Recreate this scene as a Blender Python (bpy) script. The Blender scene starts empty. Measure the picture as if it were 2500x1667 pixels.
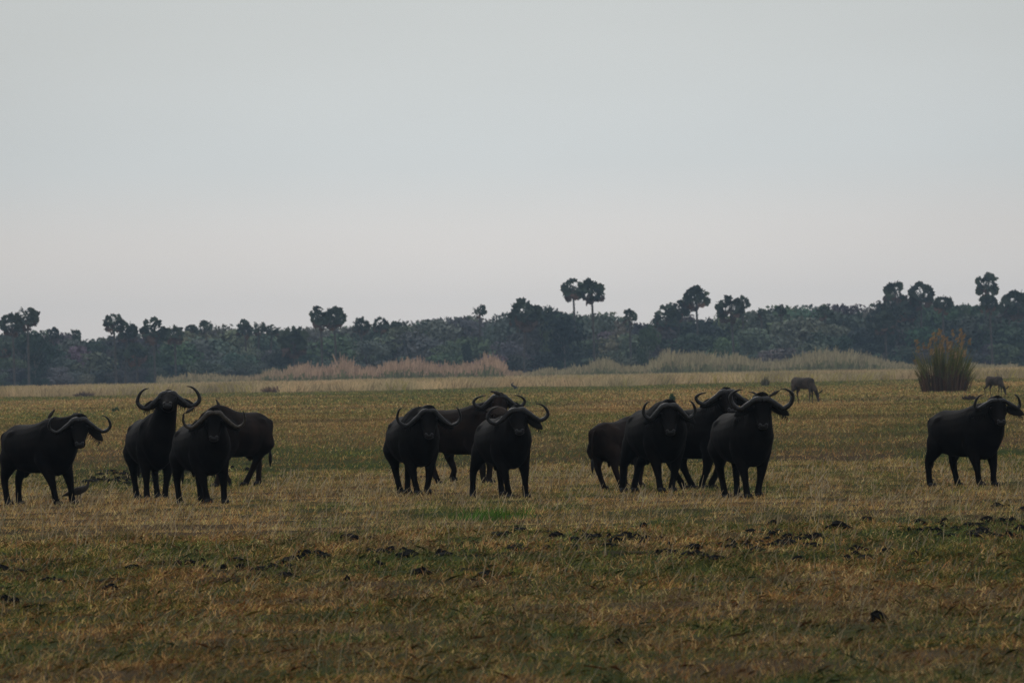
import bpy, bmesh, math, random
import numpy as np
from mathutils import Vector, Matrix, Quaternion

random.seed(7)
rng = np.random.default_rng(7)
R = math.radians
S = bpy.context.scene
COL = S.collection

# ------------------------------------------------------------------ camera
CAM_H = 2.2
FPX = 200.0 / 23.5 * 2500.0            # focal length in pixels of the 2500 px wide photograph
PITCH = math.atan((905.5 - 833.5) / FPX)
ROLL = math.atan(0.0192)
_f = Vector((0, math.cos(PITCH), math.sin(PITCH)))
_u0 = Vector((0, -math.sin(PITCH), math.cos(PITCH)))
_x0 = Vector((1, 0, 0))
_r = _x0 * math.cos(ROLL) - _u0 * math.sin(ROLL)
_u = _x0 * math.sin(ROLL) + _u0 * math.cos(ROLL)
camd = bpy.data.cameras.new('camera')
camo = bpy.data.objects.new('camera', camd)
COL.objects.link(camo)
M = Matrix((( _r.x, _u.x, -_f.x, 0), (_r.y, _u.y, -_f.y, 0), (_r.z, _u.z, -_f.z, CAM_H), (0, 0, 0, 1)))
camo.matrix_world = M
camd.lens = 200
camd.sensor_width = 23.5
camd.clip_start = 0.5
camd.clip_end = 20000
camd.dof.use_dof = True
camd.dof.focus_distance = 152
camd.dof.aperture_fstop = 7.1
S.camera = camo

# ------------------------------------------------------------------ sky, sun, exposure
world = bpy.data.worlds.new('World')
S.world = world
world.use_nodes = True
wt = world.node_tree
wt.nodes.clear()
def wn(t, **k):
    n = wt.nodes.new(t)
    for a, b in k.items():
        setattr(n, a, b)
    return n
SUN_EL, SUN_AZ = R(28), R(-14)         # behind the overcast, ahead of the camera and a little to the left
out = wn('ShaderNodeOutputWorld')
bg = wn('ShaderNodeBackground')
bg.inputs[1].default_value = 1.0
wt.links.new(bg.outputs[0], out.inputs[0])
tc = wn('ShaderNodeTexCoord')
sep = wn('ShaderNodeSeparateXYZ')
wt.links.new(tc.outputs['Generated'], sep.inputs[0])
ramp = wn('ShaderNodeValToRGB')
el = ramp.color_ramp.elements
mr = wn('ShaderNodeMapRange')
mr.inputs[1].default_value = 0.0
mr.inputs[2].default_value = 0.6
wt.links.new(sep.outputs[2], mr.inputs[0])
wt.links.new(mr.outputs[0], ramp.inputs[0])
ramp.color_ramp.interpolation = 'EASE'
stops = [(0.0, (.735, .692, .660)), (0.022, (.705, .684, .664)), (0.042, (.615, .655, .668)), (0.068, (.612, .645, .648)),
         (0.25, (.80, .83, .85)), (1.0, (1.22, 1.26, 1.32))]
el[0].position, el[0].color = stops[0][0], (*stops[0][1], 1)
el[1].position, el[1].color = stops[-1][0], (*stops[-1][1], 1)
for p, c in stops[1:-1]:
    e = el.new(p)
    e.color = (*c, 1)
# lens edge darkening put into the sky, centred on the view axis
gl = wn('ShaderNodeVectorMath', operation='DOT_PRODUCT')
gl.inputs[1].default_value = (math.sin(R(.3)), math.cos(R(.3)), 0)
wt.links.new(tc.outputs['Generated'], gl.inputs[0])
m1 = wn('ShaderNodeMapRange')
m1.inputs[1].default_value = math.cos(R(8))
m1.inputs[2].default_value = 1.0
m1.inputs[3].default_value = 0.62
m1.inputs[4].default_value = 1.02
m1.interpolation_type = 'LINEAR'
wt.links.new(gl.outputs['Value'], m1.inputs[0])
# soft cloud structure
mp = wn('ShaderNodeMapping')
mp.inputs['Scale'].default_value = (9, 9, 26)
wt.links.new(tc.outputs['Generated'], mp.inputs[0])
nz = wn('ShaderNodeTexNoise')
nz.inputs['Scale'].default_value = 1.3
nz.inputs['Detail'].default_value = 3
wt.links.new(mp.outputs[0], nz.inputs[0])
m2 = wn('ShaderNodeMapRange')
m2.inputs[1].default_value = .25
m2.inputs[2].default_value = .75
m2.inputs[3].default_value = .955
m2.inputs[4].default_value = 1.045
wt.links.new(nz.outputs[0], m2.inputs[0])
mu = wn('ShaderNodeMath', operation='MULTIPLY')
wt.links.new(m1.outputs[0], mu.inputs[0])
wt.links.new(m2.outputs[0], mu.inputs[1])
sc1 = wn('ShaderNodeVectorMath', operation='SCALE')
wt.links.new(ramp.outputs[0], sc1.inputs[0])
wt.links.new(mu.outputs[0], sc1.inputs['Scale'])
sky = wn('ShaderNodeTexSky')
sky.sky_type = 'NISHITA'
sky.sun_disc = False
sky.sun_elevation = SUN_EL
sky.sun_rotation = SUN_AZ
sc2 = wn('ShaderNodeVectorMath', operation='SCALE')
sc2.inputs['Scale'].default_value = 0.05
wt.links.new(sky.outputs[0], sc2.inputs[0])
mx = wn('ShaderNodeMix', data_type='RGBA')
mx.inputs['Factor'].default_value = 0.96     # share of cloud over the clear sky
wt.links.new(sc2.outputs[0], mx.inputs[6])
wt.links.new(sc1.outputs[0], mx.inputs[7])
wt.links.new(mx.outputs[2], bg.inputs[0])

sd = bpy.data.lights.new('sun', 'SUN')
sd.energy = 0.5
sd.angle = R(18)
sd.color = (1.0, 0.95, 0.88)
so = bpy.data.objects.new('sun', sd)
COL.objects.link(so)
sdir = Vector((math.sin(SUN_AZ) * math.cos(SUN_EL), math.cos(SUN_AZ) * math.cos(SUN_EL), math.sin(SUN_EL)))
so.rotation_euler = sdir.to_track_quat('Z', 'Y').to_euler()
so.location = (0, 0, 60)

S.view_settings.view_transform = 'Standard'
S.view_settings.look = 'None'
S.view_settings.exposure = 0
S.view_settings.gamma = 1
S.view_settings.use_curve_mapping = False
S.render.engine = 'CYCLES'
S.cycles.use_denoising = True
S.cycles.denoiser = 'OPENIMAGEDENOISE'
S.cycles.denoising_input_passes = 'RGB_ALBEDO_NORMAL'
S.cycles.denoising_prefilter = 'NONE'
S.cycles.max_bounces = 6
S.cycles.transparent_max_bounces = 4

# ------------------------------------------------------------------ helpers
def ray(px, py):
    return _f + _r * ((px - 1250) / FPX) + _u * ((833.5 - py) / FPX)
def at(px, py, Y):                       # the point seen at a pixel at distance Y
    d = ray(px, py)
    return Vector((0, 0, CAM_H)) + d * (Y / d.y)
def horizon(px):
    return 905.5 - 0.0192 * (px - 1250)
def dist_of(px, py):
    return CAM_H * FPX / (py - horizon(px))
def gnd(px, py):
    p = at(px, py, dist_of(px, py))
    return Vector((p.x, p.y, float(hgt(p.x, p.y))))

def vnoise(x, y, seed=0):
    x = np.asarray(x, float); y = np.asarray(y, float)
    xi = np.floor(x); yi = np.floor(y)
    fx = x - xi; fy = y - yi
    fx = fx * fx * (3 - 2 * fx); fy = fy * fy * (3 - 2 * fy)
    def h(a, b):
        v = np.sin(a * 127.1 + b * 311.7 + seed * 74.7) * 43758.5453
        return v - np.floor(v)
    return (h(xi, yi) * (1 - fx) + h(xi + 1, yi) * fx) * (1 - fy) + (h(xi, yi + 1) * (1 - fx) + h(xi + 1, yi + 1) * fx) * fy
def fbm(x, y, seed=0, o=3):
    t = 0; a = 1; s = 0
    for k in range(o):
        t = t + a * vnoise(x * 2 ** k, y * 2 ** k, seed + k * 3); s += a; a *= .5
    return t / s
def hgt(x, y):
    x = np.asarray(x, float); y = np.asarray(y, float)
    fade = np.clip((400 - y) / 200, 0, 1) * np.clip((y - 20) / 30, 0, 1)
    return (.13 * (fbm(x / 1.1, y / 1.4, 91, 3) - .5) + .06 * (fbm(x / 4, y / 9, 95, 2) - .5)) * fade

def new_mat(name):
    m = bpy.data.materials.new(name)
    m.use_nodes = True
    return m, m.node_tree, m.node_tree.nodes['Principled BSDF']
def simple_mat(name, col, rough=.6, var=.25, scale=8.0, bump=0.0, spec=.3):
    m, t, b = new_mat(name)
    n = t.nodes.new('ShaderNodeTexNoise')
    n.inputs['Scale'].default_value = scale
    n.inputs['Detail'].default_value = 5
    g = t.nodes.new('ShaderNodeNewGeometry')
    t.links.new(g.outputs['Position'], n.inputs['Vector'])
    r = t.nodes.new('ShaderNodeValToRGB')
    r.color_ramp.elements[0].position = .3
    r.color_ramp.elements[1].position = .7
    r.color_ramp.elements[0].color = (*[c * (1 - var) for c in col], 1)
    r.color_ramp.elements[1].color = (*[c * (1 + var) for c in col], 1)
    t.links.new(n.outputs[0], r.inputs[0])
    t.links.new(r.outputs[0], b.inputs['Base Color'])
    b.inputs['Roughness'].default_value = rough
    b.inputs['Specular IOR Level'].default_value = spec
    if bump:
        bn = t.nodes.new('ShaderNodeBump')
        bn.inputs['Strength'].default_value = bump
        bn.inputs['Distance'].default_value = .02
        t.links.new(n.outputs[0], bn.inputs['Height'])
        t.links.new(bn.outputs[0], b.inputs['Normal'])
    return m
def attr_mat(name, rough=.8, transl=.25, noise=True):
    m, t, b = new_mat(name)
    a = t.nodes.new('ShaderNodeAttribute')
    a.attribute_name = 'col'
    src = a.outputs['Color']
    if noise:
        n = t.nodes.new('ShaderNodeTexNoise')
        n.inputs['Scale'].default_value = 2.5
        n.inputs['Detail'].default_value = 8
        g = t.nodes.new('ShaderNodeNewGeometry')
        t.links.new(g.outputs['Position'], n.inputs['Vector'])
        mr_ = t.nodes.new('ShaderNodeMapRange')
        mr_.inputs[1].default_value = .3; mr_.inputs[2].default_value = .7
        mr_.inputs[3].default_value = .7; mr_.inputs[4].default_value = 1.3
        t.links.new(n.outputs[0], mr_.inputs[0])
        vm = t.nodes.new('ShaderNodeVectorMath'); vm.operation = 'SCALE'
        t.links.new(src, vm.inputs[0]); t.links.new(mr_.outputs[0], vm.inputs['Scale'])
        src = vm.outputs[0]
    t.links.new(src, b.inputs['Base Color'])
    b.inputs['Roughness'].default_value = rough
    b.inputs['Specular IOR Level'].default_value = .02 if transl else 0.0
    if transl:
        o = t.nodes['Material Output']
        tr = t.nodes.new('ShaderNodeBsdfTranslucent')
        mix = t.nodes.new('ShaderNodeMixShader')
        mix.inputs[0].default_value = transl
        t.links.new(src, tr.inputs[0])
        t.links.new(b.outputs[0], mix.inputs[1])
        t.links.new(tr.outputs[0], mix.inputs[2])
        t.links.new(mix.outputs[0], o.inputs[0])
    return m

def link_mesh(name, me, mat=None, parent=None, smooth=True):
    o = bpy.data.objects.new(name, me)
    COL.objects.link(o)
    if mat is not None and not me.materials:
        me.materials.append(mat)
    if smooth:
        me.shade_smooth()
    if parent is not None:
        o.parent = parent
    return o
def pyd(name, vs, fs, mat=None, parent=None, smooth=True):
    me = bpy.data.meshes.new(name)
    me.from_pydata([tuple(v) for v in vs], [], fs)
    me.update()
    return link_mesh(name, me, mat, parent, smooth)
def np_mesh(name, V, nv, cols, mat, parent=None, smooth=False):
    """V: (n*nv,3) vertices of n separate polygons with nv corners each; cols (n,3) one colour per polygon"""
    n = len(V) // nv
    me = bpy.data.meshes.new(name)
    me.vertices.add(len(V)); me.vertices.foreach_set('co', np.ascontiguousarray(V, dtype=np.float32).ravel())
    me.loops.add(len(V)); me.loops.foreach_set('vertex_index', np.arange(len(V), dtype=np.int32))
    me.polygons.add(n)
    me.polygons.foreach_set('loop_start', np.arange(0, n * nv, nv, dtype=np.int32))
    me.polygons.foreach_set('loop_total', np.full(n, nv, dtype=np.int32))
    me.update()
    me.validate()
    if cols is not None:
        a = me.attributes.new('col', 'FLOAT_COLOR', 'FACE')
        c4 = np.ones((n, 4), dtype=np.float32); c4[:, :3] = cols
        a.data.foreach_set('color', c4.ravel())
    return link_mesh(name, me, mat, parent, smooth)
def empty(name, loc, rz=0, scale=1):
    o = bpy.data.objects.new(name, None)
    COL.objects.link(o)
    o.empty_display_size = .2
    o.location = loc
    o.rotation_euler = (0, 0, rz)
    o.scale = (scale,) * 3
    return o
def tag(o, label=None, cat=None, group=None, kind=None):
    if label: o['label'] = label
    if cat: o['category'] = cat
    if group: o['group'] = group
    if kind: o['kind'] = kind
    return o

class MB:
    def __init__(s):
        s.v = []; s.f = []
    def tube(s, pts, rad, hint=(0, 1, 0), n=12, cap=True):
        """pts: centres; rad: list of (a,b): a across, b along the hint"""
        pts = [Vector(p) for p in pts]
        hint = Vector(hint)
        base = len(s.v)
        for i, p in enumerate(pts):
            a = pts[max(i - 1, 0)]; b = pts[min(i + 1, len(pts) - 1)]
            t = (b - a).normalized()
            h = (hint - t * hint.dot(t)).normalized()
            w = t.cross(h)
            ra, rb = rad[i] if isinstance(rad[i], tuple) else (rad[i], rad[i])
            for k in range(n):
                an = 2 * math.pi * k / n
                s.v.append(p + w * (ra * math.cos(an)) + h * (rb * math.sin(an)))
        m = len(pts)
        for i in range(m - 1):
            for k in range(n):
                k2 = (k + 1) % n
                s.f.append((base + i * n + k, base + i * n + k2, base + (i + 1) * n + k2, base + (i + 1) * n + k))
        if cap:
            s.f.append(tuple(base + k for k in reversed(range(n))))
            s.f.append(tuple(base + (m - 1) * n + k for k in range(n)))
        return s
    def ell(s, c, r, rot=None, nu=12, nv=8):
        c = Vector(c); base = len(s.v)
        for i in range(nv + 1):
            th = math.pi * i / nv
            for k in range(nu):
                ph = 2 * math.pi * k / nu
                v = Vector((r[0] * math.sin(th) * math.cos(ph), r[1] * math.sin(th) * math.sin(ph), r[2] * math.cos(th)))
                if rot is not None: v = rot @ v
                s.v.append(c + v)
        for i in range(nv):
            for k in range(nu):
                k2 = (k + 1) % nu
                s.f.append((base + i * nu + k, base + (i + 1) * nu + k, base + (i + 1) * nu + k2, base + i * nu + k2))
        return s
    def build(s, name, mat, parent=None, smooth=True):
        return pyd(name, s.v, s.f, mat, parent, smooth)
    def remesh(s, name, mat, parent, vox=.024, smooth_it=6):
        tmp = bpy.data.meshes.new('tmp')
        tmp.from_pydata([tuple(v) for v in s.v], [], s.f)
        o = bpy.data.objects.new('tmp', tmp)
        COL.objects.link(o)
        md = o.modifiers.new('r', 'REMESH'); md.mode = 'VOXEL'; md.voxel_size = vox
        ms = o.modifiers.new('s', 'SMOOTH'); ms.iterations = smooth_it; ms.factor = .5
        dg = bpy.context.evaluated_depsgraph_get()
        me = bpy.data.meshes.new_from_object(o.evaluated_get(dg))
        bpy.data.objects.remove(o); bpy.data.meshes.remove(tmp)
        me.name = name
        me.materials.clear()
        return link_mesh(name, me, mat, parent, True)

def spline(P, m=4):
    P = [Vector(p) for p in P]
    out_ = []
    for i in range(len(P) - 1):
        p0 = P[max(i - 1, 0)]; p1 = P[i]; p2 = P[i + 1]; p3 = P[min(i + 2, len(P) - 1)]
        for k in range(m):
            t = k / m
            out_.append(.5 * ((2 * p1) + (p2 - p0) * t + (2 * p0 - 5 * p1 + 4 * p2 - p3) * t * t + (-p0 + 3 * p1 - 3 * p2 + p3) * t ** 3))
    out_.append(P[-1])
    return out_
def lerp_list(L, n):
    xs = np.linspace(0, 1, len(L))
    return list(np.interp(np.linspace(0, 1, n), xs, L))

# ------------------------------------------------------------------ ground
def coords(lo, hi, dense_lo, dense_hi, step, n_out):
    c = list(np.arange(dense_lo, dense_hi + 1e-6, step))
    a = [dense_lo - (abs(dense_lo - lo)) * ((k / n_out) ** 2.2) for k in range(1, n_out + 1)]
    b = [dense_hi + (hi - dense_hi) * ((k / n_out) ** 2.2) for k in range(1, n_out + 1)]
    return np.array(sorted(a + c + b))

STRAW = np.array((.49, .325, .135)); BROWN = np.array((.28, .140, .056)); GREEN = np.array((.120, .132, .032))
OLIVE = np.array((.24, .198, .055)); DGREEN = np.array((.055, .075, .030)); MUD = np.array((.014, .012, .011))
PALE = np.array((.49, .38, .215))

SLANT = 1.7                                            # the muddy strip runs obliquely, farther away on the right
def greenness(x, d):
    dz = np.where(d < 135, d - SLANT * np.clip(x, -7, 7) * np.clip((d - 75) / 20, 0, 1), d)
    b = np.interp(dz, [55, 80, 96, 112, 130, 168, 180, 240, 320, 500, 620, 900, 935, 1165, 1175], [.44, .34, .54, .58, .24, .26, .38, .40, .34, .46, .50, .40, .95, .95, .05])
    s = np.clip(d / 130, .6, 8)
    n = fbm(x / (2.2 * s), d / (5.5 * s ** 1.35), 3, 4)
    n2 = fbm(x / .30, d / 3.6, 9, 3)
    return np.clip(b + (n - .5) * 1.7 + (n2 - .5) * 1.3 * np.clip(150 / d, 0, 1), 0, 1)
def mudness(x, d):
    zone = np.interp(d - SLANT * np.clip(x, -7, 7), [86, 93, 104, 115, 120], [0, .75, 1, .9, 0])
    n = fbm(x / .55, d / 2.3, 21, 3)
    xr = np.clip((x + 3.5) / 6, .25, 1)
    m = np.clip((n - (.66 - .03 * xr)) * 9, 0, 1) * zone
    # trodden dark patch left of the second buffalo
    q = np.exp(-(((x + 8.4) / 1.1) ** 2 + ((d - 196) / 16) ** 2))
    m2 = np.clip((fbm(x / .5, d / 6, 5, 3) - .42) * 8, 0, 1) * np.clip(q * 1.8, 0, 1)
    return np.clip(m + m2, 0, 1)
def streak(x, d):                                      # trampled brown-black strips across the far grass
    n3 = fbm(x / (d / 45), np.log(d) * 26, 33, 3)
    return np.clip((n3 - .56) * 7, 0, 1) * np.clip((d - 180) / 60, 0, 1) * np.clip((935 - d) / 60, 0, 1)
def lush(x, d):                                        # the bright green clump in front of the middle group
    g = gnd(1205, 1262)
    return np.exp(-(((x - g.x) / .75) ** 2 + ((d - g.y) / 3.2) ** 2) ** 1.6)

xs = coords(-4000, 4000, -13, 13, .5, 40)
ys = coords(-500, 5000, 50, 210, .5, 60)
X, Y = np.meshgrid(xs, ys)
Z = hgt(X, Y)
nx, ny = len(xs), len(ys)
V = np.stack([X.ravel(), Y.ravel(), Z.ravel()], 1)
idx = np.arange(nx * ny).reshape(ny, nx)
F = np.stack([idx[:-1, :-1].ravel(), idx[:-1, 1:].ravel(), idx[1:, 1:].ravel(), idx[1:, :-1].ravel()], 1)
me = bpy.data.meshes.new('ground')
me.vertices.add(len(V)); me.vertices.foreach_set('co', V.astype(np.float32).ravel())
me.loops.add(F.size); me.loops.foreach_set('vertex_index', F.astype(np.int32).ravel())
me.polygons.add(len(F)); me.polygons.foreach_set('loop_start', np.arange(0, F.size, 4, dtype=np.int32)); me.polygons.foreach_set('loop_total', np.full(len(F), 4, dtype=np.int32))
me.update(); me.validate()
g_ = greenness(V[:, 0], np.abs(V[:, 1]))[:, None]; md_ = mudness(V[:, 0], np.abs(V[:, 1]))[:, None]
soil = np.array((.085, .060, .038)); 
c = soil * .8 * (1 - g_) + DGREEN * .7 * g_
farw = np.clip((V[:, 1:2] - 200) / 500, 0, 1)
c = c * (1 - farw) + (STRAW * .62 * (1 - g_) + GREEN * g_) * farw
c = c * (1 - md_) + MUD * md_
a = me.attributes.new('col', 'FLOAT_COLOR', 'POINT')
a.data.foreach_set('color', np.concatenate([c, np.ones((len(c), 1))], 1).astype(np.float32).ravel())
ground = link_mesh('ground', me, attr_mat('soil', .95, 0))
tag(ground, kind='structure')

# ------------------------------------------------------------------ grass
grass_mat = attr_mat('grass_blades', .75, .22, noise=False)
def scatter(d0, d1, dens, wid=1.5):
    k = wid * 2500 / FPX
    area = k * (d1 * d1 - d0 * d0) / 2
    n = int(area * dens)
    d = np.sqrt(rng.random(n) * (d1 * d1 - d0 * d0) + d0 * d0)
    x = (rng.random(n) - .5) * k * d
    return x, d
def blade_cols(x, d, n, straw_bonus=0.0):
    g = greenness(x, d); r = rng.random(n); r2 = rng.random(n)
    lu = lush(x, d)
    isg = r < np.maximum(g * .9, lu * 1.2)
    c = np.where(isg[:, None], np.where((r2 < .45)[:, None], GREEN, np.where((r2 < .75)[:, None], OLIVE, DGREEN * 1.3)),
                 np.where((r2 < .45 + straw_bonus)[:, None], STRAW, np.where((r2 < .82)[:, None], BROWN, OLIVE)))
    c = np.where((lu > .35)[:, None] & isg[:, None], np.array((.062, .125, .022)) * (0.7 + .6 * r2[:, None]), c)
    # reddish-brown and yellowish tufts in patches
    tone = fbm(x / 1.3, d / 3.0, 41, 3)[:, None]
    c = c * (1 + (tone - .5) * np.array((.7, .25, -.1)))
    sk = streak(x, d)[:, None] * (.35 + .65 * rng.random((n, 1)))
    c = c * (1 - .8 * sk) + np.array((.05, .036, .024)) * sk * .8
    # blade colour is darker near the camera and paler with distance
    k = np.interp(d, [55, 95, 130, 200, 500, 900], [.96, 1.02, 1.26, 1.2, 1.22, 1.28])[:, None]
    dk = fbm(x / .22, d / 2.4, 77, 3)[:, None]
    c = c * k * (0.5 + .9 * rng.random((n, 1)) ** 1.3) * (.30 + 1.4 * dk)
    return np.clip(c, 0.01, .8), isg, lu
def blades(name, d0, d1, dens, h0, h1, wpx, seglabel, bent=False, bonus=0.0, mudcut=.85):
    x, d = scatter(d0, d1, dens)
    keep = rng.random(len(x)) > mudness(x, d) * mudcut
    x = x[keep]; d = d[keep]; n = len(x)
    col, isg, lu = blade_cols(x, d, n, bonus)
    clump = fbm(x / .35, d / .5, 55, 2)
    h = (h0 + (h1 - h0) * rng.random(n) ** 2) * (.45 + 1.1 * clump) * (1 + 1.5 * lu)
    w = wpx * d / 8715 * (.6 + .8 * rng.random(n))
    lean = rng.normal(.45, 1.0, n)               # mostly tipped to the right, as the wind has laid it
    lean2 = rng.normal(0, .8, n)
    lean = np.where(lu > .4, lean * .5, lean)
    dirv = np.stack([lean, lean2, np.ones(n)], 1)
    dirv /= np.linalg.norm(dirv, axis=1)[:, None]
    yaw = rng.random(n) * math.pi
    side = np.stack([np.cos(yaw), np.sin(yaw) * .5, np.zeros(n)], 1) * w[:, None] * .5
    base = np.stack([x, d, hgt(x, d) - .005], 1)
    tip = base + dirv * h[:, None]
    if bent:
        mid = base + dirv * (h * .6)[:, None]
        tip = mid + (dirv + np.stack([lean * .8, lean2 * .8, -.5 * rng.random(n)], 1)) * (h * .4)[:, None]
        Vv = np.stack([base - side, base + side, mid + side * .8, tip, mid - side * .8], 1).reshape(-1, 3)
        o = np_mesh(name, Vv, 5, col, grass_mat)
    else:
        Vv = np.stack([base - side, base + side, tip], 1).reshape(-1, 3)
        o = np_mesh(name, Vv, 3, col, grass_mat)
    tag(o, seglabel, 'grass', kind='stuff')
    return o
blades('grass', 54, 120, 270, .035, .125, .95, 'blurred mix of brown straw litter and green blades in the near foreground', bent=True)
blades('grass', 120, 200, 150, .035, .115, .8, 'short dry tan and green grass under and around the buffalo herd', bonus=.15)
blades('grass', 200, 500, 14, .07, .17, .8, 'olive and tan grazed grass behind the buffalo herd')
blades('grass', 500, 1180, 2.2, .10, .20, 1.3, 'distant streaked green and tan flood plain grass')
# pale stalks
def stalks():
    x, d = scatter(56, 190, 2.4)
    n = len(x)
    keep = rng.random(n) > greenness(x, d) * .8
    x = x[keep]; d = d[keep]; n = len(x)
    h = .12 + .16 * rng.random(n)
    lean = rng.normal(.5, .45, n); l2 = rng.normal(0, .5, n)
    dv = np.stack([lean, l2, np.ones(n)], 1); dv /= np.linalg.norm(dv, axis=1)[:, None]
    w = .9 * d / 8715
    side = np.stack([w * .5, w * 0, w * 0], 1)
    base = np.stack([x, d, hgt(x, d)], 1)
    tip = base + dv * h[:, None]
    Vv = np.stack([base - side, base + side, tip + side * .4, tip - side * .4], 1).reshape(-1, 3)
    col = np.array((.42, .33, .20)) * (.6 + .5 * rng.random((n, 1))) * np.interp(d, [55, 100, 140], [.75, .8, 1])[:, None]
    o = np_mesh('straw', Vv, 4, col, grass_mat)
    tag(o, 'scattered pale dry stalks standing out of the short grass', 'straw', kind='stuff')
stalks()
# tall pale grass at the far side of the plain
def tallgrass():
    k = 1.5 * 2500 / FPX
    n = 110000
    u = rng.random(n) ** 1.6
    d = 1165 + 600 * u
    x = (rng.random(n) - .5) * k * d
    d = d + 190 * (fbm(x / 14, d / 90, 8, 3) - .55) * (u < .3)
    h = (.65 + .75 * rng.random(n)) * (.7 + .5 * fbm(x / 9, d / 30, 61, 2))
    w = .06 + .14 * rng.random(n)
    lean = rng.normal(.15, .4, n)
    base = np.stack([x, d, np.zeros(n)], 1)
    side = np.stack([w * .5, w * 0, w * 0], 1)
    tip = base + np.stack([lean * h, rng.normal(0, .2, n) * h, h], 1)
    Vv = np.stack([base - side, base + side, tip + side * .25, tip - side * .25], 1).reshape(-1, 3)
    t = fbm(x / 14, d / 60, 71, 3)[:, None]
    r = rng.random((n, 1))
    t3 = fbm(x / 5, d / 80, 73, 3)[:, None]
    col = PALE * (1 - .4 * (r < .25)) * (1 + (t - .5) * np.array((.7, .3, .2))) * (.55 + .9 * t3)
    col = np.where((r > .8) & (t < .5), OLIVE * 1.6, col) * (.8 + .4 * rng.random((n, 1)))
    o = np_mesh('tall_grass', Vv, 4, np.clip(col, 0, .8), grass_mat)
    tag(o, 'band of pale dry tall grass along the far edge of the plain', 'tall grass', kind='stuff')
tallgrass()
# reeds in front of the wood
def reeds():
    prof_x = [380, 440, 500, 560, 640, 700, 760, 800, 900, 1000, 1100, 1180, 1222, 1245, 1300, 1400, 1450, 1490, 1520, 1580, 1620, 1690, 1760, 1850, 1930, 1960, 2040, 2120, 2200, 2300, 2480]
    prof_t = [912, 905, 906, 903, 905, 902, 890, 884, 884, 886, 880, 874, 884, 905, 893, 885, 869, 880, 882, 886, 862, 860, 868, 866, 874, 864, 858, 864, 884, 890, 886]
    n = 17000
    px = 380 + 2100 * rng.random(n)
    d = 1770 + 90 * rng.random(n)
    top = np.interp(px, prof_x, prof_t)
    gx = (px - 1250) / FPX * d
    full = CAM_H + (905.5 - .0192 * (px - 1250) - top) / FPX * d
    h = full * (.42 + .50 * rng.random(n) + .22 * rng.random(n) ** 4) * (.52 + .96 * fbm(gx / 5, gx * 0, 5, 4))
    h = np.where((px < 700) & (rng.random(n) < .45), h * .35, h)
    w = .12 + .16 * rng.random(n)
    lean = rng.normal(.05, .12, n)
    base = np.stack([gx, d, np.zeros(n)], 1)
    side = np.stack([w * .5, w * 0, w * 0], 1)
    mid = base + np.stack([lean * h * .6, 0 * h, h * .62], 1)
    tip = base + np.stack([lean * h * 1.2, 0 * h, h], 1)
    left = np.interp(px, [560, 760, 1225, 1300], [.3, 1, 1, .25])[:, None]
    low = np.array((.16, .165, .08)) * (.6 + .8 * rng.random((n, 1)))
    hi = (np.array((.42, .28, .185)) * left + np.array((.27, .25, .135)) * (1 - left)) * (.65 + .7 * rng.random((n, 1)))
    V1 = np.stack([base - side, base + side, mid + side, mid - side], 1)
    V2 = np.stack([mid - side, mid + side, tip + side * .5, tip - side * .5], 1)
    o = np_mesh('reeds', np.concatenate([V1, V2]).reshape(-1, 3), 4, np.concatenate([low, hi]), grass_mat)
    tag(o, 'long belt of tan and olive reeds standing in front of the woodland', 'reeds', kind='stuff')
reeds()

# ------------------------------------------------------------------ mud clods
mud_mat = simple_mat('wet_mud', (.006, .0055, .005), .9, .3, 30, .5, .05)
def clod_geo(mb, c, w, h, seed):
    rr = random.Random(seed)
    nu, nv = 9, 4
    base = len(mb.v)
    for i in range(nv + 1):
        th = math.pi * .5 * i / nv
        for k in range(nu):
            ph = 2 * math.pi * k / nu
            j = .75 + .5 * rr.random()
            mb.v.append(Vector(c) + Vector((w * .5 * math.sin(th) * math.cos(ph) * j, w * .5 * math.sin(th) * math.sin(ph) * j, h * math.cos(th) * (.8 + .4 * rr.random()) - .01)))
    for i in range(nv):
        for k in range(nu):
            k2 = (k + 1) % nu
            mb.f.append((base + i * nu + k, base + (i + 1) * nu + k, base + (i + 1) * nu + k2, base + i * nu + k2))
mb = MB()
cnt = 0
for k in range(1500):
    x = random.uniform(-9, 9); d = random.triangular(90, 120, 105) + SLANT * x
    pr = (.25 + .6 * float(fbm(x / 1.6, d / 5, 81, 2) > .5)) * min(1, max(.35, (x + 4) / 6))
    if random.random() < pr * .34:
        for j in range(random.randint(1, 4)):
            xx = x + random.gauss(0, .13); dd = d + random.gauss(0, .5)
            clod_geo(mb, (xx, dd, float(hgt(xx, dd)) + .01), random.uniform(.07, .24), random.uniform(.035, .07), k * 7 + j)
for k in range(120):
    x = random.gauss(-8.4, .8); d = random.gauss(196, 9)
    clod_geo(mb, (x, d, float(hgt(x, d))), random.uniform(.1, .3), random.uniform(.03, .09), 5000 + k)
o = mb.build('mud_clods', mud_mat, None, False)
tag(o, 'many small dark wet mud clods trodden up in the green foreground strip', 'mud', kind='stuff')
clods = [(2142, 1524, 46, 30, 'rounded black mud clod alone in the blurred right foreground'),
         (2166, 1352, 38, 22, 'domed black mud clod in the right half of the dark muddy strip'),
         (1947, 1374, 44, 18, 'black mud clod below and left of the domed clod'),
         (2046, 1298, 62, 22, 'widest black mud clod at the top of the muddy strip'),
         (1848, 1344, 50, 16, 'flat black mud clod below the standing buffalo with ears spread'),
         (697, 1414, 66, 22, 'long brown mud slab in the left foreground'),
         (1030, 1402, 50, 24, 'black clod leaning on a brown mound in the middle foreground'),
         (925, 1384, 36, 14, 'small black clod left of the brown mound'),
         (1510, 1576, 22, 18, 'tiny dark clod near the bottom middle of the frame'),
         (2236, 1366, 36, 16, 'small black clod to the lower right of the domed clod')]
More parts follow.
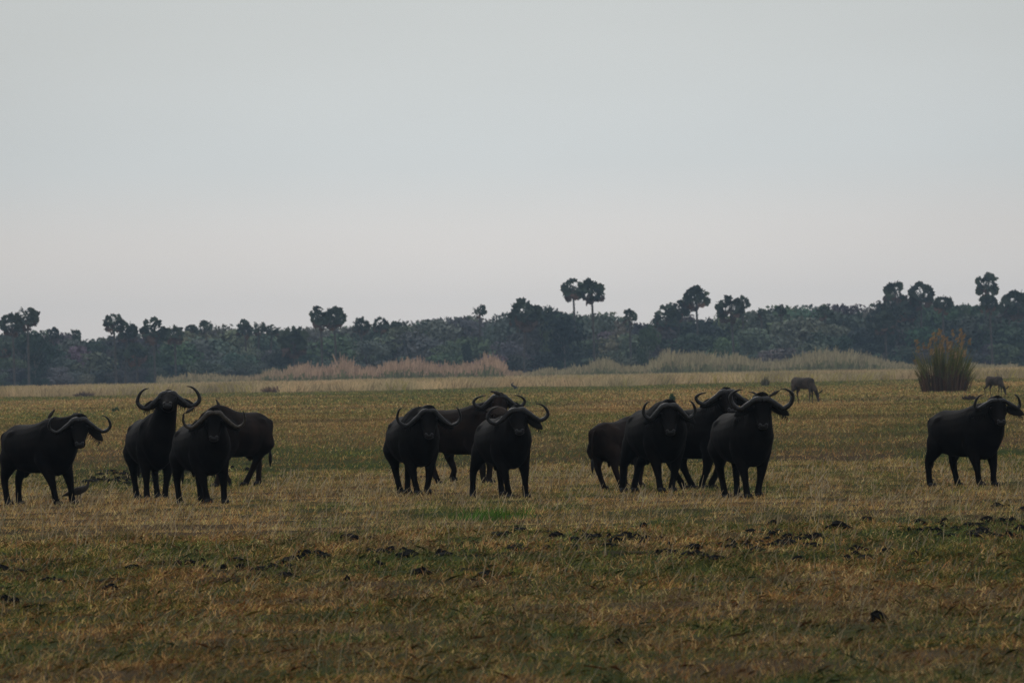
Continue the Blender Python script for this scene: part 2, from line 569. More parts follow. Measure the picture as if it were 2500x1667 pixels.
for i, (px, py, w, h, lb) in enumerate(clods):
    p = gnd(px, py); s = FPX / p.y
    mb = MB(); clod_geo(mb, (0, 0, 0), w / s, h / s, 900 + i)
    clod_geo(mb, (w / s * .35, .04, 0), w / s * .6, h / s * .6, 950 + i)
    o = mb.build('mud_clod', mud_mat, None, False)
    o.location = p
    tag(o, lb, 'mud clod', 'larger mud clods in the foreground')

# ------------------------------------------------------------------ animals
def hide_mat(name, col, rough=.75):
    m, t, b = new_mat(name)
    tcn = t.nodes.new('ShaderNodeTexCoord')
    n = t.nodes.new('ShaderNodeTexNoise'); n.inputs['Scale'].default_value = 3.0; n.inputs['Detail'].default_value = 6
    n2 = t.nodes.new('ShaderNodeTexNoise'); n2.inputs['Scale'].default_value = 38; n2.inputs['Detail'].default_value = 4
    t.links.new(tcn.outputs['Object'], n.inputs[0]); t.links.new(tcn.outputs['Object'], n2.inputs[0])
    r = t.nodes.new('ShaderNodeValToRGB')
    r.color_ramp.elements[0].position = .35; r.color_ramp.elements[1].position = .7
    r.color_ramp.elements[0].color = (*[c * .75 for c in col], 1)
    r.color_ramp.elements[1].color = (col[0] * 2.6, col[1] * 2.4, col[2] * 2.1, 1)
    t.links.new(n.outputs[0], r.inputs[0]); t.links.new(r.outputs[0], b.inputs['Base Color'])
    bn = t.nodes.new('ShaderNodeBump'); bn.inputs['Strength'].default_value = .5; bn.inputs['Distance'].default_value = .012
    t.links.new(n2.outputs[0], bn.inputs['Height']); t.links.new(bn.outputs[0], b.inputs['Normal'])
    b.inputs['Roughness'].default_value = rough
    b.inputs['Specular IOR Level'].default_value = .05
    return m
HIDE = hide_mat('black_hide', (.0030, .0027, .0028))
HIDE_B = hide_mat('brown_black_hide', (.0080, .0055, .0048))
HORN = simple_mat('horn', (.012, .0112, .0112), .5, .6, 22, .7, .3)
HORN_B = simple_mat('horn_with_brown_boss', (.032, .025, .018), .55, .5, 22, .7, .3)
EARM = simple_mat('ear_hair', (.006, .0055, .0055), .8, .3, 20)
EAR_L = simple_mat('ear_hair_brown', (.05, .038, .032), .8, .3, 20)
NOSE = simple_mat('wet_nose', (.012, .0115, .0125), .5, .2, 30, .2, .3)
HOOF = simple_mat('hoof', (.007, .006, .006), .8, .2, 20)
EYE = simple_mat('eye', (.006, .005, .005), .3, .1, 20, 0, .2)
TICK = simple_mat('ear_tag_wax', (.2, .19, .15), .7, .2, 20)

def head_frame(fyaw, pitch, roll=0):
    """face direction from yaw (local, 0 = +x) and downward pitch"""
    f = Vector((math.cos(fyaw) * math.cos(pitch), math.sin(fyaw) * math.cos(pitch), -math.sin(pitch)))
    s = Vector((-math.sin(fyaw), math.cos(fyaw), 0))          # animal's left
    u = f.cross(s)                                             # up
    if roll:
        q = Quaternion(f, roll); s = q @ s; u = q @ u
    return f, s, u

ADULT = dict(lx=.40, lz=-.25, ox=.555, oz=-.10, tx=.40, tz=.09, boss=.062, r=.038)
YOUNG = dict(lx=.33, lz=-.16, ox=.42, oz=-.06, tx=.31, tz=.10, boss=.045, r=.036)

def make_buffalo(lb, px, py, th, sc=1.0, feet=(None,) * 4, head=(0, 0), hyaw=0, pitch=40, roll=0, horn=ADULT, hide=HIDE,
                 hornm=HORN, ears=(-.18, -.18), earm=None, lean=0, hump=0.0, tail_swing=0.0, hide_head=False, raised=None, hornz=None, hdepth=.30, back=0.0, fat=1.0):
    th = R(th)
    d0 = dist_of(px, py)
    p = at(px, py, d0)
    rz = th - math.pi / 2
    root = empty('buffalo', (p.x, p.y, 0), rz, sc)
    Rz = Matrix.Rotation(rz, 3, 'Z')
    def w2l(w):
        return (Rz.transposed() @ (Vector(w) - Vector((p.x, p.y, 0)))) / sc
    def l2w(l):
        return Rz @ (Vector(l) * sc) + Vector((p.x, p.y, 0))
    # ---- feet
    dft = [(.52, .19), (.50, -.19), (-.66, .19), (-.70, -.19)]         # front left, front right, hind left, hind right
    ft = []
    for (fx, fy), fp in zip(dft, feet):
        w = l2w((fx, fy, 0))
        if fp is not None:
            w.x = at(fp, py, w.y).x
        l = w2l(w)
        mv = Vector((l.x - fx, l.y - fy, 0))
        if mv.length > .42: mv *= .42 / mv.length
        q = Vector((fx, fy, 0)) + mv
        ww = l2w(q)
        q.z = float(hgt(ww.x, ww.y)) / sc
        ft.append(q)
    mb = MB()
    # ---- trunk: x, top, bottom, half width
    st = [(-1.02, 1.20, 1.00, .10), (-.98, 1.30, .88, .19), (-.86, 1.37 + back, .72, .27), (-.66, 1.425 + back, .62, .335), (-.38, 1.415 + back * .6, .57, .38),
          (-.10, 1.43, .555, .40), (.16, 1.47 + hump * .3, .555, .40), (.38, 1.535 + hump, .545, .375), (.56, 1.555 + hump, .50, .35), (.72, 1.50 + hump * .6, .54, .315), (.88, 1.38, .72, .23), (.97, 1.25, .86, .13)]
    st = [(x if x > .1 else .1 + (x - .1) * .88, a, b, w) for x, a, b, w in st]
    pts = [Vector((x, 0, (a + b) / 2)) for x, a, b, w in st]
    base = len(mb.v); n = 20
    for (x, a, b, w), q in zip(st, pts):
        for k in range(n):
            an = 2 * math.pi * k / n
            cy, sz = math.cos(an), math.sin(an)
            # narrower over the spine, fuller at the ribs
            wz = w * fat * (1 - .22 * max(sz, 0) ** 2 - (.34 if x > .1 else .18) * max(-sz, 0) ** 1.5)
            mb.v.append(q + Vector((0, wz * math.copysign(abs(cy) ** .85, cy), (a - b) / 2 * sz)))
    for i in range(len(st) - 1):
        for k in range(n):
            k2 = (k + 1) % n
            mb.f.append((base + i * n + k, base + i * n + k2, base + (i + 1) * n + k2, base + (i + 1) * n + k))
    mb.f.append(tuple(base + k for k in reversed(range(n)))); mb.f.append(tuple(base + (len(st) - 1) * n + k for k in range(n)))
    for sg in (-1, 1):
        mb.ell((-.44, .215 * sg, 1.22 + back), (.17, .10, .10))          # hip bone
        mb.ell((.50, .225 * sg, 1.10), (.17, .125, .30))                   # shoulder blade
        mb.ell((-.80, .12 * sg, 1.16), (.09, .10, .14))                    # seat bone
    # ---- legs
    for i, q in enumerate(ft):
        sgn = 1 if i in (0, 2) else -1
        if i < 2:
            top = Vector((.44, .20 * sgn, 1.08)); el_ = Vector((.44, .225 * sgn, .80))
            kn = el_.lerp(q, .50) + Vector((.035, 0, 0)); kn.z = .43
            c1 = kn.lerp(q, .45); c1.z = .27
            fe = kn.lerp(q, .86) + Vector((-.015, 0, 0)); fe.z = q.z + .115
            P = [top, el_, el_.lerp(kn, .5), kn, c1, fe, q + Vector((.025, 0, .03))]
            rr_ = [(.22, .16), (.185, .145), (.125, .110), (.086, .080), (.060, .056), (.064, .060), (.072, .066)]
        else:
            top = Vector((-.62, .16 * sgn, 1.12)); el_ = Vector((-.57, .215 * sgn, .80))
            gk = el_.lerp(q, .35) + Vector((-.03, 0, 0)); gk.z = .64
            hk = el_.lerp(q, .62) + Vector((-.10, 0, 0)); hk.z = .48
            c1 = hk.lerp(q, .5) + Vector((-.01, 0, 0)); c1.z = .28
            fe = hk.lerp(q, .88); fe.z = q.z + .115
            P = [Vector((-.46, .10 * sgn, 1.10)), Vector((-.54, .14 * sgn, .99)), el_, gk, hk, c1, fe, q + Vector((.025, 0, .03))]
            rr_ = [(.10, .08), (.24, .17), (.235, .165), (.145, .115), (.088, .072), (.060, .055), (.062, .060), (.070, .066)]
            if raised == i:
                fe.z += .10; fe.x -= .12; P[-1] = fe + Vector((-.04, 0, -.10))
        P2 = spline(P, 2); ra = lerp_list([r[0] for r in rr_], len(P2)); rb = lerp_list([r[1] for r in rr_], len(P2))
        mb.tube(P2, list(zip(ra, rb)), (0, 1, 0), 12)
        hf = P[-1]
        hm = MB(); hz = hf.z - .03 - q.z + q.z
        for sd_ in (-1, 1):
            hm.tube([(hf.x + .03, hf.y + sd_ * .030, hz + .068), (hf.x + .045, hf.y + sd_ * .034, hz + .03), (hf.x + .055, hf.y + sd_ * .036, hz - .004)], [(.045, .033), (.055, .036), (.062, .038)], (0, 1, 0), 8)
        hm.build('hoof', HOOF, root)
    # ---- head
    hw = R(hyaw) - math.pi / 2 - rz                            # face yaw in the body's frame
    pi_ = R(pitch)
    f, s, u = head_frame(hw, pi_, R(roll))
    chest = Vector((.80, 0, 1.22))
    hd_w = l2w(chest + Vector((f.x, f.y, 0)) * hdepth)
    B = w2l(at(head[0], head[1], hd_w.y))                      # top of the boss
    poll = B - u * .075 - f * .02
    hc = poll - u * .10                                        # axis of the skull at the poll
    hr = [(-.10, .15, .15), (.0, .175, .175), (.10, .172, .178), (.20, .148, .160), (.30, .118, .132), (.39, .099, .112), (.46, .104, .104), (.515, .098, .092), (.545, .070, .062)]
    hp = [hc + f * a - u * (.012 * k * .5) for k, (a, _, _) in enumerate(hr)]
    mb.tube(hp, [(b, w) for _, w, b in hr], s, 16)
    # jaw and dewlap
    mb.tube([hc - u * .07 - f * .02, hc - u * .11 + f * .15, hc - u * .085 + f * .34, hc - u * .07 + f * .46], [(.10, .10), (.085, .085), (.06, .07), (.04, .06)], s, 10)
    # neck
    nb = hc - f * .06
    n0 = Vector((.35, 0, 1.06)); n1 = Vector((.68, 0, 1.13))
    out_d = Vector((f.x, f.y, 0)); 
    mid = n1.lerp(nb, .5) - Vector((0, 0, .03))
    P = spline([n0, n1, mid, nb, nb + f * .08], 3)
    mb.tube(P, list(zip(lerp_list([.46, .40, .30, .205, .14], len(P)), lerp_list([.33, .30, .225, .155, .12], len(P)))), (s + Vector((0, 1, 0))) if (s + Vector((0, 1, 0))).length > .6 else s, 16)
    # nape crest and throat
    mb.tube([Vector((.45, 0, 1.34)), n1.lerp(nb, .45) + Vector((0, 0, .14)), nb + Vector((0, 0, .04))], [(.20, .16), (.15, .13), (.13, .12)], Vector((s.x, s.y, 0)), 12)
    mb.tube([Vector((.62, 0, .80)), n1.lerp(nb, .5) - Vector((0, 0, .26)), hc - u * .14 + f * .06], [(.15, .12), (.13, .10), (.07, .07)], Vector((s.x, s.y, 0)), 10)
    # sheath / belly fold
    mb.tube([(-.30, 0, .60), (-.36, 0, .54), (-.40, 0, .47)], [.06, .05, .02], (0, 1, 0), 8)
    mb.remesh('body', hide, root, .024, 5)
    # ---- horns
    hz_ = dict(horn)
    if hornz: hz_.update(hornz)
    k = 1 / sc
    Hn = (Vector((0, 0, 1)) * .9 - Vector((f.x, f.y, 0)) * .12 + u * .2)
    Hn = (Hn - s * Hn.dot(s)).normalized()
    bk = s.cross(Hn)                                            # fore/aft axis of the horn plane
    if bk.dot(f) > 0: bk = -bk                                  # points backward
    for sg in (1, -1):
        lx, lz, ox, oz, tx, tz = [hz_[q] for q in ('lx', 'lz', 'ox', 'oz', 'tx', 'tz')]
        b = hz_['boss']
        pr = [(.012, -b * .95, .0), (.09, -b * .85, -.01), (.17, lz * .34 - b * .35, .0), (.5 * (.20 + lx), lz * .80, .02), (lx, lz, .04), (lx + (ox - lx) * .72, lz + (oz - lz) * .34, .055),
              (ox, oz, .05), (ox - (ox - tx) * .22, oz + (tz - oz) * .58, .02), (tx + (ox - tx) * .40, oz + (tz - oz) * .92, -.01), (tx, tz, -.03)]
        P = spline([B + (s * (sg * a) + Hn * z_ + bk * y_) * k for a, z_, y_ in pr], 3)
        r_ = hz_['r']
        rad = lerp_list([b, b * .98, b * .82, r_ * 1.18, r_, r_ * .92, r_ * .78, r_ * .58, r_ * .36, .005], len(P))
        wig = [1 + .05 * math.sin(i * 1.9 + sg) for i in range(len(P))]
        hm = MB(); hm.tube(P, [(a * w_ * k, a * w_ * k * 1.0) for a, w_ in zip(rad, wig)], bk, 12)
        hm.build('horn', hornm, root)
        # ---- ear
        ea = ears[0] if sg > 0 else ears[1]
        e0 = hc + s * (sg * .14) - u * .01 + f * .06
        ed = (s * sg + Vector((0, 0, 1)) * ea * 1.8 - Vector((f.x, f.y, 0)) * .1).normalized()
        if ea > .1: e0 = e0 + Vector((0, 0, .11)) + s * (sg * .05) + Vector((f.x, f.y, 0)) * .05
        ew = Vector((0, 0, -1)); ew = (ew - ed * ew.dot(ed)).normalized()
        L = .36 * k
        em = MB()
        prof = [(0, .035), (.12, .06), (.3, .082), (.5, .088), (.7, .07), (.87, .045), (1, .012)]
        eP = [e0 + ed * (L * t_) + ew * (.05 * t_ ** 2) for t_, _ in prof]
        em.tube(eP, [(.016, wv * k) for _, wv in prof], ew, 10)
        rr2 = random.Random(int(px) + sg)
        for j in range(16):                                    # fringe of hair under the ear
            t_ = .15 + .8 * j / 15
            q = e0 + ed * (L * t_) + ew * (.05 * t_ ** 2 + .045)
            em.tube([q, q + ew * rr2.uniform(.05, .10) + ed * rr2.uniform(-.02, .03)], [.010, .002], ed, 4)
        em.build('ear', (earm if (earm and sg < 0) else EARM), root)
        # ---- eye
        mbx = MB(); mbx.ell(hc + f * .16 + s * (sg * .132) + u * .07, (.022,) * 3, None, 8, 6); mbx.build('eye', EYE, root)
    nm = MB()
    nm.ell(hc + f * .535 - u * .015, (.035, .080, .052), Matrix((f, s, u)).transposed(), 12, 8)
    for sg in (1, -1):
        nm.ell(hc + f * .525 + s * sg * .052 + u * .03, (.032, .030, .026), Matrix((f, s, u)).transposed(), 8, 6)
    nm.build('nose', NOSE, root)
    # ---- tail
    tm = MB()
    tp = spline([(-.88, 0, 1.24), (-.95, tail_swing * .3, 1.10), (-.97, tail_swing * .8, .85), (-.96, tail_swing, .62)], 3)
    tm.tube(tp, lerp_list([.035, .026, .019, .017], len(tp)), (0, 1, 0), 8)
    tl = tm.build('tail', hide, root)
    t2 = MB(); t2.tube([(-.96, tail_swing, .66), (-.965, tail_swing, .56), (-.96, tail_swing, .46), (-.955, tail_swing, .36)], [.02, .036, .03, .006], (0, 1, 0), 8)
    t2.build('tail_tuft', EARM, tl)
    tag(root, lb, 'buffalo', 'buffaloes standing in a line across the plain')
    return root, l2w, B

B = {}
# feet order: animal's front left, front right, hind left, hind right (photo x of each foot)
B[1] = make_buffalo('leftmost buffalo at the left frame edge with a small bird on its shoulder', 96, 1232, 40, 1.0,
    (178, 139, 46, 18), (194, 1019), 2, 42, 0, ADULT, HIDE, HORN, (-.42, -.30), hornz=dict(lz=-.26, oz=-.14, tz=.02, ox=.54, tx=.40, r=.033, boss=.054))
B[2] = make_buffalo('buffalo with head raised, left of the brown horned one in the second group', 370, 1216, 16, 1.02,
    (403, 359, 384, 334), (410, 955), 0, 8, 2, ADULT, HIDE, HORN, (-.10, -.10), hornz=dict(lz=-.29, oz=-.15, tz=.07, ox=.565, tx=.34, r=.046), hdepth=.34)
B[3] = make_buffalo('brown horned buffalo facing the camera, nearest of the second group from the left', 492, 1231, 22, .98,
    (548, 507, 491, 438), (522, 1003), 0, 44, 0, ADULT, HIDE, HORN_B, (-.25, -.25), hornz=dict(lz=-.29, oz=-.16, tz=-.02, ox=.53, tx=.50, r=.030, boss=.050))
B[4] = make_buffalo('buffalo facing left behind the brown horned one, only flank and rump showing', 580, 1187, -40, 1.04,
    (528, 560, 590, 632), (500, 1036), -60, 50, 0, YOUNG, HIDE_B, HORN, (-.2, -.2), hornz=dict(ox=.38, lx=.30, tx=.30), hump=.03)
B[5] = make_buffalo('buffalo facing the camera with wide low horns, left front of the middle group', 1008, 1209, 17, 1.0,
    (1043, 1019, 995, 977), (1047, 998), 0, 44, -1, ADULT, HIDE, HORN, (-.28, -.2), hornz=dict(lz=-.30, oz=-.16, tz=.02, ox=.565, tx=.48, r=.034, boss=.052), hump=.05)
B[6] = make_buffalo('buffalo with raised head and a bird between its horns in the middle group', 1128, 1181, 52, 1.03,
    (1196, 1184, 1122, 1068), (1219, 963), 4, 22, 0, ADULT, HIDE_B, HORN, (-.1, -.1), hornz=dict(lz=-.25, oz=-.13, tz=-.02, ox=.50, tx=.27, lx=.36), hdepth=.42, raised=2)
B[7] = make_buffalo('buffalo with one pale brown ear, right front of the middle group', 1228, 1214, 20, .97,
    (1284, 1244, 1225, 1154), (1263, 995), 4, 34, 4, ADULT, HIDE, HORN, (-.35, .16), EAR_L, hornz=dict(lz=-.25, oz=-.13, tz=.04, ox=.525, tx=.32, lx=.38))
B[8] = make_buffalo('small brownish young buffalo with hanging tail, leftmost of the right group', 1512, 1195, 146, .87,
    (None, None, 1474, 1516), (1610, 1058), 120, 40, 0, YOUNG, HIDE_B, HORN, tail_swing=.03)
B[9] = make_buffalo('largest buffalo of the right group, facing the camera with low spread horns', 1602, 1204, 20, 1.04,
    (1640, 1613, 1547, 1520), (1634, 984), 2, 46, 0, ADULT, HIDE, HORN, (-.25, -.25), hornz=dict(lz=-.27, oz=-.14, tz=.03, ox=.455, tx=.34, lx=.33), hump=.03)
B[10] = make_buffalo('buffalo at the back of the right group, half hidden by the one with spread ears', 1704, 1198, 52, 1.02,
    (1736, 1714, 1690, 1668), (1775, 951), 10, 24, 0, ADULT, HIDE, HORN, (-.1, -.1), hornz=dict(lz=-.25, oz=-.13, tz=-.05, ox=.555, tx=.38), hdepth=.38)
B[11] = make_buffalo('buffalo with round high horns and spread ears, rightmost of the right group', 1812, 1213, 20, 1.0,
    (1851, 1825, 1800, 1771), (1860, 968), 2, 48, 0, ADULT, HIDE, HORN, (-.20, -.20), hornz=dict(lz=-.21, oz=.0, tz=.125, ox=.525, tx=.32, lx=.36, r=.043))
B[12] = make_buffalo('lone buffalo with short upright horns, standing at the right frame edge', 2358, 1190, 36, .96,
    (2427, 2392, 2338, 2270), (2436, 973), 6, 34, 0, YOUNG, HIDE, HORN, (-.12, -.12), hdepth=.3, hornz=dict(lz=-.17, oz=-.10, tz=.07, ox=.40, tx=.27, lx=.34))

# ---- birds
BIRD = simple_mat('brown_plumage', (.030, .024, .020), .8, .3, 60)
BIRD_G = simple_mat('grey_brown_plumage', (.040, .032, .024), .8, .35, 25)
BEAK = simple_mat('reddish_beak', (.22, .045, .03), .5, .1, 20)
BEAKD = simple_mat('dark_beak', (.03, .022, .018), .5, .1, 20)
LEGM = simple_mat('bird_leg', (.05, .035, .03), .6, .1, 20)
def oxpecker(lb, px, py, Y, face=1, tilt=.5, scale=1.0):
    """face +1 looks right; tilt = body angle up from horizontal; (px, py) is where its feet touch"""
    p = at(px, py, Y)
    root = empty('oxpecker', p, 0 if face > 0 else math.pi, scale)
    d = Vector((math.cos(tilt), 0, math.sin(tilt)))
    c = Vector((0, 0, .055))
    mb = MB()
    mb.tube([c - d * .075, c - d * .05, c, c + d * .045, c + d * .075, c + d * .10, c + d * .12 , c + d * .135], [.008, .022, .034, .030, .020, .022, .019, .006], (0, 1, 0), 10)
    mb.tube([c - d * .05, c - d * .11, c - d * .155], [(.008, .02), (.006, .016), (.004, .012)], (0, 1, 0), 6)
    mb.build('body', BIRD, root)
    bk = MB(); bk.tube([c + d * .128, c + d * .15 + Vector((.012, 0, -.004))], [.009, .002], (0, 1, 0), 6); bk.build('beak', BEAK, root)
    for sg in (-1, 1):
        l = MB(); l.tube([c + Vector((0, sg * .012, -.025)), Vector((.005, sg * .014, 0))], [.004, .003], (0, 1, 0), 5); l.build('leg', LEGM, root)
    tag(root, lb, 'bird', 'small birds perched on the buffaloes')
def dY(i, loc):
    return B[i][1](loc).y
oxpecker('small bird leaning forward on the shoulder of the leftmost buffalo', 123, 1021, dY(1, (.3, .0, 1.5)), 1, .9, .95)
oxpecker('small bird perched on the hump of the buffalo facing left', 534, 993, dY(4, (.5, 0, 1.5)), -1, 1.1, .85)
oxpecker('small bird hunched between the horns of the buffalo at the back of the middle group', 1214, 966, dY(6, (1.1, -.3, 1.5)), -1, .25, 1.0)
oxpecker('small bird hanging below the raised horn tip of the buffalo with spread ears', 1893, 966, dY(11, (1.0, 0, 1.5)), -1, -.5, .9)
oxpecker('small bird on the left horn tip of the brown horned buffalo', 461, 1010, dY(3, (1.0, 0, 1.5)), 1, .55, .9)

def ibis():
    p = gnd(192, 1229)
    root = empty('ibis', (p.x, p.y, 0), 0, .82)
    mb = MB()
    mb.tube([(-.36, 0, .17), (-.26, 0, .20), (-.15, 0, .235), (0, 0, .275), (.12, 0, .32), (.19, 0, .36), (.215, 0, .42), (.225, 0, .47), (.24, 0, .50), (.275, 0, .505), (.30, 0, .495)],
            [.008, .035, .065, .085, .075, .045, .028, .024, .032, .03, .010], (0, 1, 0), 12)
    mb.build('body', BIRD_G, root)
    for sg in (-1, 1):
        w = MB(); w.tube([(.12, sg * .055, .34), (0, sg * .075, .30), (-.18, sg * .055, .235), (-.33, sg * .02, .18)], [(.03, .02), (.065, .022), (.05, .02), (.01, .008)], (0, 1, 0), 8); w.build('wing', BIRD, root)
        l = MB(); l.tube([(.02 + .03 * sg, sg * .03, .22), (0 + .03 * sg, sg * .03, .11), (.03 + .03 * sg, sg * .03, .0), (.08 + .03 * sg, sg * .03, 0)], [.014, .008, .008, .006], (0, 1, 0), 6); l.build('leg', LEGM, root)
    b = MB(); b.tube(spline([(.295, 0, .498), (.34, 0, .488), (.38, 0, .46), (.405, 0, .42)], 3), lerp_list([.011, .008, .006, .003], 10), (0, 1, 0), 6); b.build('beak', BEAKD, root)
    tag(root, 'brown ground bird with a down-curved beak walking behind the legs of the leftmost buffalo', 'bird')
ibis()

# ---- waterbuck grazing far off
WB = hide_mat('waterbuck_coat', (.034, .029, .027), .85)
WBL = simple_mat('waterbuck_pale_ear', (.12, .10, .09), .8, .2, 20)
def waterbuck(lb, px, py, th, sc, headx=.28, eardir=1):
    p = gnd(px, py); rz = R(th) - math.pi / 2
    root = empty('waterbuck', (p.x, p.y, 0), rz, sc)
    mb = MB()
    st = [(-.72, .92, .04), (-.68, .93, .14), (-.55, .97, .20), (-.25, .93, .225), (.05, .90, .23), (.32, .92, .215), (.50, .92, .16), (.58, .88, .08)]
    hh = [.05, .18, .25, .25, .27, .27, .22, .12]
    mb.tube([(x, 0, z) for x, z, w in st], [(h, w) for (x, z, w), h in zip(st, hh)], (0, 1, 0), 14)
    mb.tube([(.40, 0, .95), (.62, 0, .72), (.76, 0, .48), (.83, 0, .36)], [(.19, .12), (.12, .09), (.095, .07), (.10, .08)], (0, 1, 0), 12)
    mb.tube([(.80, 0, .42), (.84, 0, .30), (.87, 0, .16), (.88, 0, .07)], [(.09, .075), (.085, .07), (.06, .05), (.045, .045)], (0, 1, 0), 10)
    for x, y in ((.36, .13), (.46, -.13)):
        mb.tube([(.40, y, .85), (x, y, .66), (x + .02, y, .42), (x, y, .2), (x, y, .05), (x + .02, y, 0)], [(.12, .08), (.075, .06), (.045, .045), (.030, .030), (.034, .034), (.04, .036)], (0, 1, 0), 8)
    for x, y in ((-.50, .13), (-.70, -.13)):
        mb.tube([(-.52, y, .85), (-.48, y, .68), (x - .07, y, .46), (x - .03, y, .2), (x, y, .05), (x + .02, y, 0)], [(.18, .10), (.13, .085), (.05, .045), (.030, .030), (.034, .034), (.04, .036)], (0, 1, 0), 8)
    mb.remesh('body', WB, root, .03, 4)
    for sg in (-1, 1):
        e = MB(); e.tube([(.80, sg * .06, .42), (.88, sg * .13, .50), (.97, sg * .17, .58), (1.02, sg * .18, .62)], [(.02, .03), (.02, .06), (.02, .05), (.005, .01)], (0, 1, 0), 8); e.build('ear', WB, root)
        w = MB(); w.ell((-.70, sg * .085, .86), (.03, .03, .10)); w.build('rump_mark', WBL, root)
    t = MB(); t.tube([(-.72, 0, 1.0), (-.79, 0, .82), (-.78, 0, .60)], [.025, .02, .015], (0, 1, 0), 6); t.build('tail', WB, root)
    tag(root, lb, 'antelope', 'antelopes grazing behind the herd')
waterbuck('dark antelope grazing with its head down behind the right group of buffaloes', 1964, 985, 44, 1.28)
waterbuck('dark antelope grazing beside the tall reed clump at the right frame edge', 2430, 968, 40, 1.08)

# ------------------------------------------------------------------ reed clump, low bushes, stump
def reed_clump():
    g = gnd(2306, 956)
    root = empty('reed_clump', (g.x, g.y, 0))
    def strips(name, n, zmin, zmax, spread0, spread1, cols, w, lab=None):
        a = rng.random(n) * 2 * math.pi; r = np.sqrt(rng.random(n))
        kc = rng.choice(5, n, p=[.30, .16, .30, .12, .12]); bx = np.array([-.45, .15, .75, -1.35, 1.35])[kc] * spread0 / 1.4 + rng.normal(0, .20, n); by = rng.normal(0, .4, n); a = np.arctan2(by, bx); r = np.clip(np.hypot(bx, by) / 1.6, 0, 1)
        h = zmin + (zmax - zmin) * rng.random(n)
        h *= (1.06 - .26 * r) * np.array([1.0, .86, 1.02, .95, .80])[kc]
        out_ = spread1 * r
        tx = bx + np.cos(a) * out_ + rng.normal(.1, .14, n); ty = by + np.sin(a) * out_ * .8
        base = np.stack([bx, by, 0 * bx], 1); tip = np.stack([tx, ty, h], 1)
        mid = base + (tip - base) * np.array((.38, .38, .58))
        yaw = rng.random(n) * math.pi
        ww = w * (.6 + .8 * rng.random(n))
        side = np.stack([np.cos(yaw) * ww, np.sin(yaw) * ww, 0 * ww], 1) * .5
        V1 = np.stack([base - side, base + side, mid + side, mid - side], 1)
        V2 = np.stack([mid - side, mid + side, tip + side * .3, tip - side * .3], 1)
        j = (.6 + .8 * rng.random((n, 1)))
        o = np_mesh(name, np.concatenate([V1, V2]).reshape(-1, 3), 4, np.concatenate([np.array(cols[0]) * j, np.array(cols[1]) * j]), grass_mat, root)
        return tip
    o1 = strips('cane', 330, 1.2, 3.0, 1.45, .5, ((.115, .058, .032), (.11, .085, .028)), .05)
    strips('leaves', 620, 1.8, 3.9, 1.35, .95, ((.10, .06, .03), (.12, .125, .035)), .055)
    tips = strips('stem', 110, 3.2, 4.9, 1.3, 1.15, ((.12, .09, .04), (.24, .18, .08)), .035)
    # plumes
    Vs = []; n = 0
    for t_ in tips[::3]:
        for k in range(11):
            c_ = np.array(t_) + np.array((rng.normal(0, .06), rng.normal(0, .06), -.45 * rng.random()))
            e = c_ + np.array((rng.normal(.10, .05), rng.normal(0, .05), .16)); s_ = np.array((.035, 0, 0))
            Vs += [c_ - s_, c_ + s_, e + s_, e - s_]; n += 1
    np_mesh('plume', np.array(Vs), 4, np.array((.27, .18, .095)) * (.7 + .6 * rng.random((n, 1))), grass_mat, root)
    for o in root.children:
        o['kind'] = 'stuff'
    tag(root, 'tall lone clump of reeds with reddish canes and tan plumes near the right edge', 'reed clump')
reed_clump()

def low_bush(lb, px, py, wpx, hpx, col, seed):
    g = gnd(px, py); s = FPX / g.y
    w = wpx / s; h = hpx / s
    r = np.random.default_rng(seed); n = 160
    a = r.random(n) * 2 * math.pi; q = np.sqrt(r.random(n))
    base = np.stack([np.cos(a) * q * w * .35, np.sin(a) * q * w * .35, 0 * a], 1)
    tip = base * 1.4 + np.stack([r.normal(0, w * .06, n), r.normal(0, w * .06, n), h * (.35 + .65 * r.random(n)) * (1.1 - .6 * q)], 1)
    yaw = r.random(n) * math.pi
    side = np.stack([np.cos(yaw), np.sin(yaw), 0 * yaw], 1) * (.03 * w + .03)
    V_ = np.stack([base - side, base + side, tip + side * .4, tip - side * .4], 1).reshape(-1, 3)
    o = np_mesh('low_bush', V_, 4, np.array(col) * (.6 + .8 * r.random((n, 1))), grass_mat)
    o.location = g
    tag(o, lb, 'bush')
low_bush('low dark brown bush in the pale grass above the middle group of buffaloes', 1053, 948, 54, 13, (.07, .055, .045), 1)
low_bush('low reddish brown bush in the pale grass right of the raised horns', 672, 958, 80, 22, (.20, .125, .08), 2)
low_bush('low brown bush in the pale grass near the left frame edge', 205, 968, 60, 15, (.15, .105, .075), 3)
low_bush('small twiggy bush between the right group and the antelope', 1869, 942, 24, 26, (.13, .11, .06), 4)
low_bush('small green bush rising behind the back of the largest buffalo', 1641, 980, 16, 24, (.04, .075, .03), 5)
low_bush('low brown bush between the lone buffalo and the reed clump', 2368, 976, 46, 14, (.08, .055, .045), 6)
low_bush('low green weed tuft behind the head of the leftmost buffalo', 282, 1004, 20, 12, (.04, .07, .03), 7)
low_bush('low green weed tuft in the olive grass right of the middle group', 1150, 1002, 40, 8, (.06, .075, .04), 8)
